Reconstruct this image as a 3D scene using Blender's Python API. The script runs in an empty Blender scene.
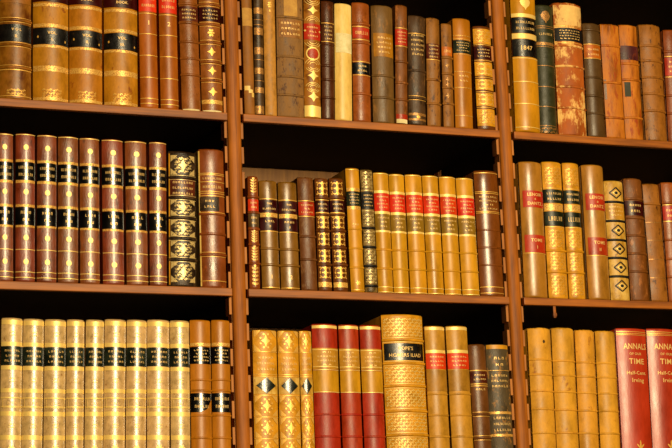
import bpy, bmesh, math, random
from mathutils import Vector, Matrix
sc = bpy.context.scene
COL = sc.collection
rnd = random.Random(11)

# ------------------------------------------------------------------ camera (solved from the shelves and uprights)
FPX = 1976.32
YAW, PIT, ROLL = 0.380531, 0.212042, -0.0393775
ZOFF = 2.284                                     # height of the reference level above the floor
CAM = Vector((-0.902066, -2.636150, -0.783628 + ZOFF))
fw = Vector((math.sin(YAW)*math.cos(PIT), math.cos(YAW)*math.cos(PIT), math.sin(PIT)))
rt0 = Vector((math.cos(YAW), -math.sin(YAW), 0)); up0 = rt0.cross(fw)
RT = math.cos(ROLL)*rt0 + math.sin(ROLL)*up0
UP = -math.sin(ROLL)*rt0 + math.cos(ROLL)*up0
def at(x, y, Y=0.0):
    """pixel measured on the photograph -> point on the vertical plane at depth Y"""
    d = fw*FPX + RT*(x-336) - UP*(y-224)
    return CAM + d*((Y-CAM.y)/d.y)

cd = bpy.data.cameras.new('camera'); cam = bpy.data.objects.new('camera', cd); COL.objects.link(cam)
m = Matrix((RT, UP, -fw)).transposed().to_4x4(); m.translation = CAM
cam.matrix_world = m
cd.sensor_fit = 'HORIZONTAL'; cd.sensor_width = 36; cd.lens = FPX/672*36
cd.clip_start = .05
sc.camera = cam

# ------------------------------------------------------------------ materials
def lin(h):
    h = h.lstrip('#'); c = [int(h[i:i+2], 16)/255 for i in (0, 2, 4)]
    return tuple(v/12.92 if v <= .04045 else ((v+.055)/1.055)**2.4 for v in c) + (1,)
MATS = {}
def base(name):
    m = bpy.data.materials.new(name); m.use_nodes = True
    nt = m.node_tree; b = nt.nodes['Principled BSDF']; MATS[name] = m
    return m, nt, b
def coords(nt, scale=(1, 1, 1), seed=True):
    tc = nt.nodes.new('ShaderNodeTexCoord'); mp = nt.nodes.new('ShaderNodeMapping')
    mp.inputs['Scale'].default_value = scale
    nt.links.new(tc.outputs['Object'], mp.inputs['Vector'])
    if seed:
        oi = nt.nodes.new('ShaderNodeObjectInfo'); mu = nt.nodes.new('ShaderNodeMath'); mu.operation = 'MULTIPLY'
        mu.inputs[1].default_value = 37.0
        nt.links.new(oi.outputs['Random'], mu.inputs[0]); nt.links.new(mu.outputs[0], mp.inputs['Location'])
    return mp.outputs['Vector']
def noise(nt, vec, scale, detail=4, rough=.6):
    n = nt.nodes.new('ShaderNodeTexNoise'); n.inputs['Scale'].default_value = scale
    n.inputs['Detail'].default_value = detail; n.inputs['Roughness'].default_value = rough
    nt.links.new(vec, n.inputs['Vector']); return n.outputs['Fac']
def ramp(nt, fac, stops):
    r = nt.nodes.new('ShaderNodeValToRGB'); e = r.color_ramp.elements
    while len(e) < len(stops): e.new(.5)
    for el, (p, c) in zip(e, stops): el.position = p; el.color = c
    nt.links.new(fac, r.inputs['Fac']); return r.outputs['Color']
def mix(nt, fac, a, b, mode='MIX'):
    n = nt.nodes.new('ShaderNodeMix'); n.data_type = 'RGBA'; n.blend_type = mode
    for s, v in ((n.inputs[0], fac), (n.inputs[6], a), (n.inputs[7], b)):
        if isinstance(v, (int, float)): s.default_value = v
        elif isinstance(v, tuple): s.default_value = v
        else: nt.links.new(v, s)
    return n.outputs[2]
def bump(nt, b, h, strength, dist=.001):
    n = nt.nodes.new('ShaderNodeBump'); n.inputs['Strength'].default_value = strength
    n.inputs['Distance'].default_value = dist
    nt.links.new(h, n.inputs['Height']); nt.links.new(n.outputs['Normal'], b.inputs['Normal'])

def leather(name, c, dark=None, light=None, scale=60, rough=.36, bmp=.25, streak=1.0, wear=.0, wearc=None, spec=.3, contrast=.16, var=.0, coat=0.0):
    """mottled calf, cloth or vellum: dark/base/light mottling, fine grain, optional scuffed patches"""
    m, nt, b = base(name)
    v = coords(nt, (1, 1, streak))
    n1 = noise(nt, v, scale, 5, .65)
    rich = lambda q, k=1.0: tuple(min(1, k*t**1.38) for t in lin(q)[:3])+(1,)      # aged leather: deep, saturated tone
    dk = rich(dark) if dark else rich(c, .66); lt = rich(light) if light else rich(c, 1.25)
    col = ramp(nt, n1, [(.5-contrast*1.2, dk), (.5, rich(c)), (.5+contrast*1.2, lt)])
    n3 = noise(nt, v, scale*9, 3, .7)
    col = mix(nt, .22, col, ramp(nt, n3, [(.35, (.45, .42, .4, 1)), (.65, (1, 1, 1, 1))]), 'MULTIPLY')
    if wear > 0:
        n2 = noise(nt, v, scale*1.7, 6, .75)
        w = ramp(nt, n2, [(.62-wear*.25, (0, 0, 0, 1)), (.68-wear*.2, (1, 1, 1, 1))])
        sep = nt.nodes.new('ShaderNodeRGBToBW'); nt.links.new(w, sep.inputs[0])
        col = mix(nt, sep.outputs[0], col, rich(wearc or light or c))
    if var:
        oi = nt.nodes.new('ShaderNodeObjectInfo'); mr = nt.nodes.new('ShaderNodeMapRange')
        mr.inputs['To Min'].default_value = 1-var; mr.inputs['To Max'].default_value = 1+var
        nt.links.new(oi.outputs['Random'], mr.inputs['Value'])
        hsv = nt.nodes.new('ShaderNodeHueSaturation'); nt.links.new(col, hsv.inputs['Color'])
        nt.links.new(mr.outputs[0], hsv.inputs['Value'])
        mh = nt.nodes.new('ShaderNodeMapRange'); mh.inputs['To Min'].default_value = .5-var*.12; mh.inputs['To Max'].default_value = .5+var*.06
        fr = nt.nodes.new('ShaderNodeMath'); fr.operation = 'FRACT'; m7 = nt.nodes.new('ShaderNodeMath'); m7.operation = 'MULTIPLY'; m7.inputs[1].default_value = 7.31
        nt.links.new(oi.outputs['Random'], m7.inputs[0]); nt.links.new(m7.outputs[0], fr.inputs[0]); nt.links.new(fr.outputs[0], mh.inputs['Value'])
        nt.links.new(mh.outputs[0], hsv.inputs['Hue']); col = hsv.outputs[0]
    nt.links.new(col, b.inputs['Base Color'])
    rr = nt.nodes.new('ShaderNodeMapRange'); rr.inputs['From Min'].default_value = .3; rr.inputs['From Max'].default_value = .7
    rr.inputs['To Min'].default_value = rough*.75; rr.inputs['To Max'].default_value = min(1, rough*1.35)
    nt.links.new(n1, rr.inputs['Value']); nt.links.new(rr.outputs[0], b.inputs['Roughness'])
    b.inputs['Specular IOR Level'].default_value = spec
    b.inputs['Coat Weight'].default_value = coat; b.inputs['Coat Roughness'].default_value = .18
    hh = mix(nt, .5, n1, n3)
    bump(nt, b, hh, bmp, .0012)
    return m
def gilt(name, c, ground, amount=.5, metal=.4, rough=.4, scale=700):
    m, nt, b = base(name)
    v = coords(nt)
    n = noise(nt, v, scale, 3, .6)
    f = ramp(nt, n, [(.5-amount*.35-.05, (0, 0, 0, 1)), (.5-amount*.35+.05, (1, 1, 1, 1))])
    s = nt.nodes.new('ShaderNodeRGBToBW'); nt.links.new(f, s.inputs[0])
    nt.links.new(mix(nt, s.outputs[0], lin(ground), lin(c)), b.inputs['Base Color'])
    mu = nt.nodes.new('ShaderNodeMath'); mu.operation = 'MULTIPLY'; mu.inputs[1].default_value = metal
    nt.links.new(s.outputs[0], mu.inputs[0]); nt.links.new(mu.outputs[0], b.inputs['Metallic'])
    b.inputs['Roughness'].default_value = rough
    bump(nt, b, n, .25, .0006)
    return m
def wood(name, c, dark, rough=.4, axis='x', scale=1.0, spec=.45):
    m, nt, b = base(name)
    s = {'x': (1.5, 30, 30), 'z': (30, 30, 1.5)}[axis]
    v = coords(nt, tuple(q*scale for q in s))
    n = noise(nt, v, 3.0, 6, .65)
    v2 = coords(nt, tuple(q*scale*4 for q in s)); n2 = noise(nt, v2, 4.0, 3, .7)
    v3 = coords(nt, (9, 9, 9)); n4 = noise(nt, v3, 1.5, 3, .6)
    col = ramp(nt, n, [(.32, lin(dark)), (.55, lin(c)), (.8, lin(c))])
    col = mix(nt, .35, col, ramp(nt, n2, [(.35, (.45, .4, .36, 1)), (.65, (1, 1, 1, 1))]), 'MULTIPLY')
    col = mix(nt, .4, col, ramp(nt, n4, [(.35, (.5, .45, .42, 1)), (.6, (1, 1, 1, 1))]), 'MULTIPLY')
    nt.links.new(col, b.inputs['Base Color']); b.inputs['Roughness'].default_value = rough
    b.inputs['Specular IOR Level'].default_value = spec
    bump(nt, b, n2, .15, .0008)
    return m

wood('shelf_wood', '#a05a12', '#6a360a', .5, 'x', 1, .25)
wood('upright_wood', '#a05a12', '#64320a', .55, 'z', 1, .2)
wood('rack_wood', '#b07034', '#84502a', .6, 'z', 1, .2)
wood('back_wood', '#b47c36', '#845424', .5, 'z', .5)
wood('shade_dark_wood', '#0f0805', '#0a0503', .8, 'z', 1, .08)  # near-black: shade under shelves and inside the bays put into the colour
m, nt, b = base('paper_edges')
v = coords(nt, (900, 30, 30)); n = noise(nt, v, 1.0, 2)
nt.links.new(ramp(nt, n, [(.3, lin('#a8895a')), (.7, lin('#d8bf90'))]), b.inputs['Base Color']); b.inputs['Roughness'].default_value = .8
m, nt, b = base('room_plaster'); b.inputs['Base Color'].default_value = lin('#6b5a45'); b.inputs['Roughness'].default_value = .9
v = coords(nt, seed=False); bump(nt, b, noise(nt, v, 40), .2)
wood('floor_wood', '#5c3818', '#3a210c', .4, 'x', .3)

# gilding
gilt('gilt', '#d8a448', '#8a5a22', .6)
gilt('gilt_bright', '#e2be68', '#a8783a', .75, .3, .42)
gilt('gilt_worn', '#d8a850', '#96621e', .05, .4, .4)
gilt('gilt_text', '#d8b068', '#96692c', .4, .25, .45)
gilt('gilt_dim', '#a87636', '#5c3a18', .1, .5, .4)
gilt('gilt_silver', '#c4a86a', '#4a3418', .3, .35, .36)
# leathers, cloths, vellums
leather('tan_law_calf', '#b48420', None, None, 45, .42, .2, .5, .12, '#8c5418', var=.06)
leather('brown_law_calf', '#946a22', '#6e4214', '#a87430', 50, .36, .2, .6)
leather('orange_calf', '#a8681c', None, None, 40, .36, .12, .3, var=.05)
leather('mottled_brown', '#96622a', None, None, 70, .34, .35, .6, .1, '#5a2c0e')
leather('pale_brown_paper', '#9c6e2c', None, None, 60, .6, .2, .4)
leather('dark_umber', '#5c4628', '#33230f', '#62492c', 70, .4, .3)
leather('beige_cloth', '#b98e48', None, None, 160, .5, .3, .6)
leather('grey_rough_calf', '#927040', None, None, 80, .6, .5, .4, .25, '#5c3a22')
leather('russet_gilt_ground', '#a87828', '#6c3a10', '#a87428', 60, .4, .2)
leather('dark_brown_calf', '#603a1c', None, None, 70, .3, .35, .5, .1, '#7a4c2c')
leather('cream_vellum', '#dcc07a', '#cbab62', '#e6cf92', 40, .38, .12, .3)
leather('chestnut_calf', '#a0622a', None, None, 60, .34, .35, .6, .1, '#b07030')
leather('grey_brown_calf', '#7e6236', None, None, 70, .42, .45, .3, .2, '#9a7440')
leather('worn_brown', '#86581f', None, None, 80, .45, .45, .4, .2, '#a87440')
leather('worn_dark', '#60492e', '#2c1d10', '#644a2e', 80, .4, .45, .5, .2, '#86643c')
leather('worn_tan', '#9c7030', None, None, 80, .5, .45, .4, .25, '#5f3a18')
leather('honey_calf', '#b47e22', None, None, 40, .34, .15, .25)
leather('golden_calf', '#c49424', None, None, 35, .36, .1, .3)
leather('green_leather', '#46462a', None, None, 90, .4, .35)
leather('peeling_calf', '#b06a22', None, None, 18, .6, .5, .5, .42, '#e0bc7c', contrast=.12)
leather('peeled_cream', '#dcbc80', None, None, 22, .6, .5, .6, .4, '#a8662a')
leather('bronze_label', '#ac8434', None, None, 60, .36, .15, .6)
leather('tooled_drab', '#8a7448', '#4e3c20', '#a89058', 90, .36, .4)
leather('olive_grey_calf', '#6a5230', None, None, 60, .36, .25, .4)
leather('cracked_orange', '#ba7c20', '#7c4410', '#cc8c34', 60, .5, .6, .25, .3, '#a4560f')
leather('mottled_tan', '#a2722e', None, None, 75, .45, .45, .6, .2, '#5a3414')
leather('russet_calf', '#905420', None, None, 60, .34, .3, .5)
leather('claret_set', '#8e5420', None, None, 65, .36, .8, .5, .25, '#6a4228', var=.14, spec=.7, coat=.32)
leather('black_tooled', '#453420', '#2a1e10', '#6a5232', 90, .34, .4)
leather('red_brown_calf', '#8e541e', None, None, 55, .32, .35, .7, .15, '#a8642c', spec=.6)
leather('olive_calf', '#8e6a26', None, None, 50, .32, .2, .5, spec=.6)
leather('rubbed_brown', '#7c5226', None, None, 80, .4, .45, .4, .25, '#8a6844')
leather('gilt_panel_brown', '#764a1c', None, None, 60, .34, .25)
leather('amber_calf', '#c69a2a', None, None, 40, .36, .1, .3, var=.04)
leather('smooth_brown', '#86541c', None, None, 50, .28, .12, .4, spec=.6)
leather('buff_vellum', '#b08438', None, None, 45, .32, .15, .4, spec=.6)
leather('tooled_yellow', '#cc9c30', None, None, 60, .38, .2)
leather('pale_gold_calf', '#c9a654', '#a88238', '#dcc07a', 70, .4, .3, .6, .1, '#9a7434')
leather('speckled_ivory', '#ccb080', None, None, 120, .3, .3, .7, .08, '#96682c', var=.05, spec=.8, coat=.5)
leather('black_label', '#1c1610', '#120d09', '#2a2018', 60, .3, .25, .6, .08, '#4a3a26', spec=.6)
leather('black_label_gloss', '#15100e', '#0c0908', '#201815', 60, .2, .2, .6, spec=.8, coat=.3)
leather('green_label', '#2e3420', '#20261a', '#3e442c', 60, .34, .25, .6)
leather('green_black_label', '#2e3428', '#20241c', '#434a38', 60, .24, .25, .6, spec=.7, coat=.25)
leather('maroon_label', '#4c120a', None, None, 60, .34, .2)
leather('red_label', '#b44a22', None, None, 60, .36, .2, .6, var=.05)
leather('vermilion_label', '#cc5218', None, None, 60, .38, .15, .6, var=.05)
leather('orange_label', '#bc7420', None, None, 60, .4, .2)
leather('mustard_label', '#ae8020', None, None, 60, .42, .2)
leather('olive_label', '#96782a', None, None, 60, .36, .15, .6)
leather('tan_label', '#be943c', None, None, 60, .36, .15, .6)
leather('brown_label', '#6a3416', '#50240c', '#7c4420', 60, .36, .2)
leather('paper_label', '#d9cda4', '#c8b98a', '#e6dcba', 60, .7, .2)
leather('aged_paper_label', '#c09a58', '#ac8444', '#caa868', 60, .7, .2)
leather('plum_label', '#5e2a2e', '#40161a', '#7a4440', 60, .45, .3, .6, .3, '#8a4a1c')
leather('slate_sticker', '#4b4c40', '#3c3c32', '#585848', 60, .6, .2)
leather('red_cloth', '#ac4418', None, None, 90, .4, .2, .3, var=.04)
leather('red_calf', '#b64a24', None, None, 30, .34, .2, .3, spec=.5)
leather('umber_calf', '#7c5428', None, None, 60, .34, .3, .6, .1, '#8c6038')
leather('slate_worn', '#66583f', None, None, 70, .45, .5, .6, .3, '#a07a44')
leather('ochre_vellum', '#d0a240', None, None, 35, .45, .3, .6, .06, '#a8752a', var=.03)
leather('dark_ink', '#241c18', '#1a1410', '#302620', 90, .5, .3)

# ------------------------------------------------------------------ mesh helpers
def link(name, bm, mat, parent=None):
    me = bpy.data.meshes.new(name); bmesh.ops.recalc_face_normals(bm, faces=bm.faces[:])
    bm.to_mesh(me); bm.free()
    o = bpy.data.objects.new(name, me); COL.objects.link(o)
    if mat: me.materials.append(MATS[mat])
    if parent: o.parent = parent
    return o
def smooth(o, ang=40):
    for p in o.data.polygons: p.use_smooth = True
    try: o.data.set_sharp_from_angle(angle=math.radians(ang))
    except Exception: pass
    return o
def box(bm, x0, x1, y0, y1, z0, z1, bev=0):
    r = bmesh.ops.create_cube(bm, size=1)
    vs = r['verts']
    for v in vs:
        v.co = Vector((x0 if v.co.x < 0 else x1, y0 if v.co.y < 0 else y1, z0 if v.co.z < 0 else z1))
    if bev:
        es = list({e for v in vs for e in v.link_edges})
        bmesh.ops.bevel(bm, geom=es, offset=bev, segments=2, affect='EDGES', profile=.6)
    return bm
def prism_z(bm, prof, z0, z1):
    a = [bm.verts.new((x, y, z0)) for x, y in prof]; c = [bm.verts.new((x, y, z1)) for x, y in prof]
    n = len(prof)
    for i in range(n): bm.faces.new((a[i], a[(i+1) % n], c[(i+1) % n], c[i]))
    bm.faces.new(a[::-1]); bm.faces.new(c)

# ------------------------------------------------------------------ the book
class Spine:
    def __init__(s, w, h, rat):
        s.w, s.h = w, h; s.hw = w/2; s.sag = max(.0008, rat*s.hw)
        s.R = (s.hw**2 + s.sag**2)/(2*s.sag); s.amax = math.asin(min(1, s.hw/s.R)); s.half = s.R*s.amax
    def pt(s, u, z, o=0):
        a = u/s.R; r = s.R + o
        return (r*math.sin(a), s.R - r*math.cos(a), z)
    def patch(s, bm, u0, u1, z0, z1, o0, o1, nz=1, jag=None):
        n = max(3, int(abs(u1-u0)/.0016)); n = min(n, 22)
        def ring(o):
            g = []
            for j in range(nz+1):
                row = []
                for i in range(n+1):
                    t = i/n; z = z0+(z1-z0)*j/nz
                    if jag: zz0 = jag(t, z0); z = zz0+(z1-zz0)*j/nz
                    row.append(bm.verts.new(s.pt(u0+(u1-u0)*t, z, o)))
                g.append(row)
            return g
        A, B = ring(o1), ring(o0)
        for j in range(nz):
            for i in range(n):
                bm.faces.new((A[j][i], A[j][i+1], A[j+1][i+1], A[j+1][i]))
                bm.faces.new((B[j][i], B[j+1][i], B[j+1][i+1], B[j][i+1]))
        for j, sg in ((0, 1), (nz, -1)):
            for i in range(n): bm.faces.new((A[j][i], B[j][i], B[j][i+1], A[j][i+1]))
        for i in (0, n):
            for j in range(nz): bm.faces.new((A[j][i], A[j+1][i], B[j+1][i], B[j][i]))
    def band(s, bm, z, hh=.0021, o=.0019):
        n = 16; prof = [(-hh, -.0003), (-hh*.85, o*.45), (-hh*.45, o*.9), (0, o), (hh*.45, o*.9), (hh*.85, o*.45), (hh, -.0003)]
        rows = []
        for i in range(n+1):
            u = -s.half + 2*s.half*i/n
            rows.append([bm.verts.new(s.pt(u, z+dz, oo)) for dz, oo in prof])
        for i in range(n):
            for k in range(len(prof)-1): bm.faces.new((rows[i][k], rows[i+1][k], rows[i+1][k+1], rows[i][k+1]))
            bm.faces.new((rows[i][-1], rows[i+1][-1], rows[i+1][0], rows[i][0]))
        bm.faces.new(rows[0]); bm.faces.new(rows[-1][::-1])
    def bend(s, flat, o):
        """flat bmesh in (u, z) as (x, 0, z) -> cut into strips and wrapped round the spine"""
        k = -s.half; step = max(.0018, s.half/9)
        while k < s.half:
            g = flat.verts[:]+flat.edges[:]+flat.faces[:]
            if g: bmesh.ops.bisect_plane(flat, geom=g, plane_co=(k, 0, 0), plane_no=(1, 0, 0))
            k += step
        for v in flat.verts:
            u = max(-s.half*1.0, min(s.half*1.0, v.co.x)); v.co = s.pt(u, v.co.z, o)
        r = bmesh.ops.extrude_face_region(flat, geom=flat.faces[:])
        cen = Vector((0, s.R, 0))
        for v in [e for e in r['geom'] if isinstance(e, bmesh.types.BMVert)]:
            d = Vector((v.co.x, v.co.y-s.R, 0)).normalized(); v.co += d*.0003
        return flat

# flat shapes in (u, z)
def poly(bm, pts):
    if len(pts) < 3: return
    c = bm.verts.new((sum(p[0] for p in pts)/len(pts), 0, sum(p[1] for p in pts)/len(pts)))
    vs = [bm.verts.new((p[0], 0, p[1])) for p in pts]
    for i in range(len(vs)):
        try: bm.faces.new((c, vs[i], vs[(i+1) % len(vs)]))
        except Exception: pass
def rect(bm, u0, u1, z0, z1):
    vs = [bm.verts.new(p) for p in ((u0, 0, z0), (u1, 0, z0), (u1, 0, z1), (u0, 0, z1))]; bm.faces.new(vs)
def ell(bm, u, z, a, b_, n=14, rot=0):
    poly(bm, [(u+a*math.cos(t)*math.cos(rot)-b_*math.sin(t)*math.sin(rot), z+a*math.cos(t)*math.sin(rot)+b_*math.sin(t)*math.cos(rot)) for t in [2*math.pi*i/n for i in range(n)]])
def stroke(bm, pts, wd):
    for (a, c), (e, f) in zip(pts, pts[1:]):
        d = math.hypot(e-a, f-c) or 1; nx, nz = -(f-c)/d*wd/2, (e-a)/d*wd/2
        vs = [bm.verts.new(q) for q in ((a+nx, 0, c+nz), (e+nx, 0, f+nz), (e-nx, 0, f-nz), (a-nx, 0, c-nz))]
        bm.faces.new(vs)
def arc(u, z, r, a0, a1, n=8, ry=None):
    ry = ry or r
    return [(u+r*math.cos(math.radians(a0+(a1-a0)*i/n)), z+ry*math.sin(math.radians(a0+(a1-a0)*i/n))) for i in range(n+1)]
def orn(bm, kind, u, z, a, b_, rg):
    """gilt tool impressions; a, b_ are half width and half height"""
    if kind == 'rosette':
        for i in range(10):
            t = i*math.pi/5; ell(bm, u+a*.72*math.cos(t), z+b_*.72*math.sin(t), a*.3, b_*.3, 8)
        ell(bm, u, z, a*.66, b_*.66, 16)
    elif kind == 'diamond':
        poly(bm, [(u-a, z), (u-a*.35, z+b_*.3), (u, z+b_), (u+a*.35, z+b_*.3), (u+a, z), (u+a*.35, z-b_*.3), (u, z-b_), (u-a*.35, z-b_*.3)])
    elif kind == 'lozenge':
        poly(bm, [(u-a, z), (u, z+b_), (u+a, z), (u, z-b_)])
    elif kind == 'frame':
        stroke(bm, [(u-a, z), (u, z+b_), (u+a, z), (u, z-b_), (u-a, z)], min(a, b_)*.22)
        ell(bm, u, z, a*.3, b_*.3, 8)
    elif kind == 'rectframe':
        stroke(bm, [(u-a, z-b_), (u-a, z+b_), (u+a, z+b_), (u+a, z-b_), (u-a, z-b_)], .0006)
    elif kind == 'leaf':
        poly(bm, [(u, z+b_), (u+a*.6, z+b_*.8), (u+a, z+b_*.2), (u+a*.75, z-b_*.35), (u+a*.2, z-b_*.75), (u, z-b_*1.1), (u-a*.2, z-b_*.75), (u-a*.75, z-b_*.35), (u-a, z+b_*.2), (u-a*.6, z+b_*.8)])
    elif kind == 'fleur':
        ell(bm, u, z+b_*.3, a*.28, b_*.7, 12)
        for s in (-1, 1):
            ell(bm, u+s*a*.55, z+b_*.05, a*.24, b_*.5, 10, -s*.7); ell(bm, u+s*a*.6, z-b_*.6, a*.35, b_*.18, 8)
        rect(bm, u-a*.5, u+a*.5, z-b_*.42, z-b_*.26); ell(bm, u, z-b_*.75, a*.2, b_*.3, 8)
    elif kind == 'flower':
        for i in range(6):
            t = i*math.pi/3; ell(bm, u+a*.55*math.cos(t), z+b_*.55*math.sin(t), a*.34, b_*.2, 8, t)
        ell(bm, u, z, a*.24, b_*.24, 8)
    elif kind == 'arcs':
        for k in (1, .72, .44): stroke(bm, arc(u, z-b_*.6, a*k, 15, 165, 10, b_*1.5*k), .0007)
    elif kind == 'arcsdown':
        for k in (1, .72, .44): stroke(bm, arc(u, z+b_*.6, a*k, 195, 345, 10, b_*1.5*k), .0007)
    elif kind == 'ring':
        stroke(bm, arc(u, z, a, 0, 360, 18, b_), min(a, b_)*.22)
    elif kind == 'dot':
        ell(bm, u, z, a, b_, 10)
    elif kind == 'sprig':
        stroke(bm, [(u, z-b_), (u, z+b_)], a*.14)
        for k in range(-2, 3):
            for s in (-1, 1): ell(bm, u+s*a*.45, z+k*b_*.36, a*.42, b_*.11, 8, s*.6)
        ell(bm, u, z+b_*.95, a*.3, b_*.16, 8)
    elif kind == 'tool':            # centre flower, four corner fans
        orn(bm, 'diamond', u, z, a*.38, b_*.62, rg)
        for i in range(8):
            t = i*math.pi/4+.39; ell(bm, u+a*.48*math.cos(t), z+b_*.66*math.sin(t), a*.09, b_*.1, 6)
        for sx in (-1, 1):
            for sz in (-1, 1):
                poly(bm, [(u+sx*a*.98, z+sz*b_*.96), (u+sx*a*.45, z+sz*b_*.96), (u+sx*a*.66, z+sz*b_*.66), (u+sx*a*.98, z+sz*b_*.32)])
    elif kind == 'scroll':          # mirrored scrolls and drops filling the panel
        for s in (-1, 1):
            stroke(bm, arc(u+s*a*.42, z+b_*.35, a*.36, 90-s*90, 90+s*200, 10, b_*.42), a*.12)
            stroke(bm, arc(u+s*a*.42, z-b_*.4, a*.36, 270+s*90, 270-s*200, 10, b_*.42), a*.12)
            ell(bm, u+s*a*.8, z, a*.12, b_*.24, 8)
            for q in (-1, 1): ell(bm, u+s*a*.82, z+q*b_*.82, a*.14, b_*.12, 6)
        orn(bm, 'lozenge', u, z, a*.26, b_*.4, rg); ell(bm, u, z+b_*.78, a*.16, b_*.2, 8); ell(bm, u, z-b_*.78, a*.16, b_*.2, 8)
    elif kind == 'dense':           # close all-over scrollwork
        nu = max(3, int(2*a/.0042)); nz_ = max(2, int(2*b_/.0042))
        for i in range(nu):
            for j in range(nz_):
                cu = u-a+(i+.5)*2*a/nu; cz = z-b_+(j+.5)*2*b_/nz_; r = min(a/nu, b_/nz_)
                t0 = ((i+j) % 2)*180+rg.uniform(-30, 30)
                stroke(bm, arc(cu, cz, r*.72, t0, t0+235, 6), r*.36); ell(bm, cu+rg.uniform(-.3, .3)*r, cz+rg.uniform(-.3, .3)*r, r*.3, r*.3, 6)
    elif kind == 'roll':            # narrow repeated roll of beads and bars
        n = max(5, int(2*a/.0022))
        rect(bm, u-a, u+a, z+b_*.72, z+b_); rect(bm, u-a, u+a, z-b_, z-b_*.72)
        for i in range(n): ell(bm, u-a+(i+.5)*2*a/n, z, a/n*.72, b_*.5, 6)

def text_flat(s, size, maxw):
    cu = bpy.data.curves.new('t', 'FONT'); cu.body = s; cu.size = size; cu.align_x = 'CENTER'; cu.resolution_u = 2
    cu.space_character = 1.08
    cu.offset = size*.012
    ob = bpy.data.objects.new('t', cu); COL.objects.link(ob)
    dg = bpy.context.evaluated_depsgraph_get(); me = bpy.data.meshes.new_from_object(ob.evaluated_get(dg))
    bm = bmesh.new(); bm.from_mesh(me)
    bpy.data.objects.remove(ob); bpy.data.curves.remove(cu); bpy.data.meshes.remove(me)
    xs = [v.co.x for v in bm.verts]; ys = [v.co.y for v in bm.verts]
    wd = max(xs)-min(xs); k = min(1, maxw/wd); mx = (max(xs)+min(xs))/2; my = (max(ys)+min(ys))/2
    out = [((v.co.x-mx)*k, 0, v.co.y-my) for v in bm.verts]
    fs = [[v.index for v in f.verts] for f in bm.faces]
    bm.free(); return out, fs
def letters(bm, lines, uc, z0, z1, half, rg):
    """lines top to bottom. '~n' is a line of n worn, unreadable letter strokes, otherwise the words themselves"""
    n = len(lines); pitch = (z1-z0)/n
    for i, ln in enumerate(lines):
        sz = 1.0
        if isinstance(ln, tuple): ln, sz = ln
        zc = z1-pitch*(i+.5); hh = pitch*(.38 if ln.startswith('~') else .74)*sz
        if ln.startswith('~'):
            k = int(ln[1:]); span = half*1.7*min(1, k/9+.3); cw = span/k
            if k == 1: cw = min(cw, hh)
            for q in range(k):
                c = uc-span/2*(k > 1)+(q+.5)*cw*(k > 1); a = cw*.28; t = cw*.15
                f = rg.random()
                rect(bm, c-a, c-a+t, zc-hh/2, zc+hh/2)
                if f < .75: rect(bm, c+a-t, c+a, zc-hh/2, zc+hh/2)
                if f < .4: rect(bm, c-a, c+a, zc+hh/2-t, zc+hh/2)
                elif f < .6: rect(bm, c-a, c+a, zc-t/2, zc+t/2)
                elif f > .7: rect(bm, c-a, c+a, zc-hh/2, zc-hh/2+t)
        else:
            vs, fs = text_flat(ln, hh*1.38, half*1.78)
            nv = [bm.verts.new((x+uc, 0, z+zc)) for x, y, z in vs]
            for f in fs:
                try: bm.faces.new([nv[q] for q in f])
                except Exception: pass

SHELF_T = .0115
Zl = {0: -.0255+SHELF_T+ZOFF, 1: -.285+SHELF_T+ZOFF, 2: -.545+SHELF_T+ZOFF}
COMP = {'L': 'left', 'M': 'middle', 'R': 'right'}
ROWN = {0: 'upper', 1: 'central', 2: 'lower'}
PENDING = []
def measure(px, row, rat, h=None):
    """px = (left, right, y) near the top and (left, right, y) near the foot of the spine, measured on the photograph"""
    (lt, rtp, yt), (lb, rb, yb) = px
    Y = .006
    for _ in range(3):
        A, B, C, D = at(lt, yt, Y), at(rtp, yt, Y), at(lb, yb, Y), at(rb, yb, Y)
        w = ((B-A).x+(D-C).x)/2; Y = rat*w/2
    zt, zb = (A.z+B.z)/2, (C.z+D.z)/2
    sl = ((A.x+B.x)/2-(C.x+D.x)/2)/(zt-zb)
    z = Zl[row]
    x = (C.x+D.x)/2+sl*(z-zb)
    hh = h if h else zt-z
    return dict(x=x, w=w, h=hh, lean=sl, z=z)

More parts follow.
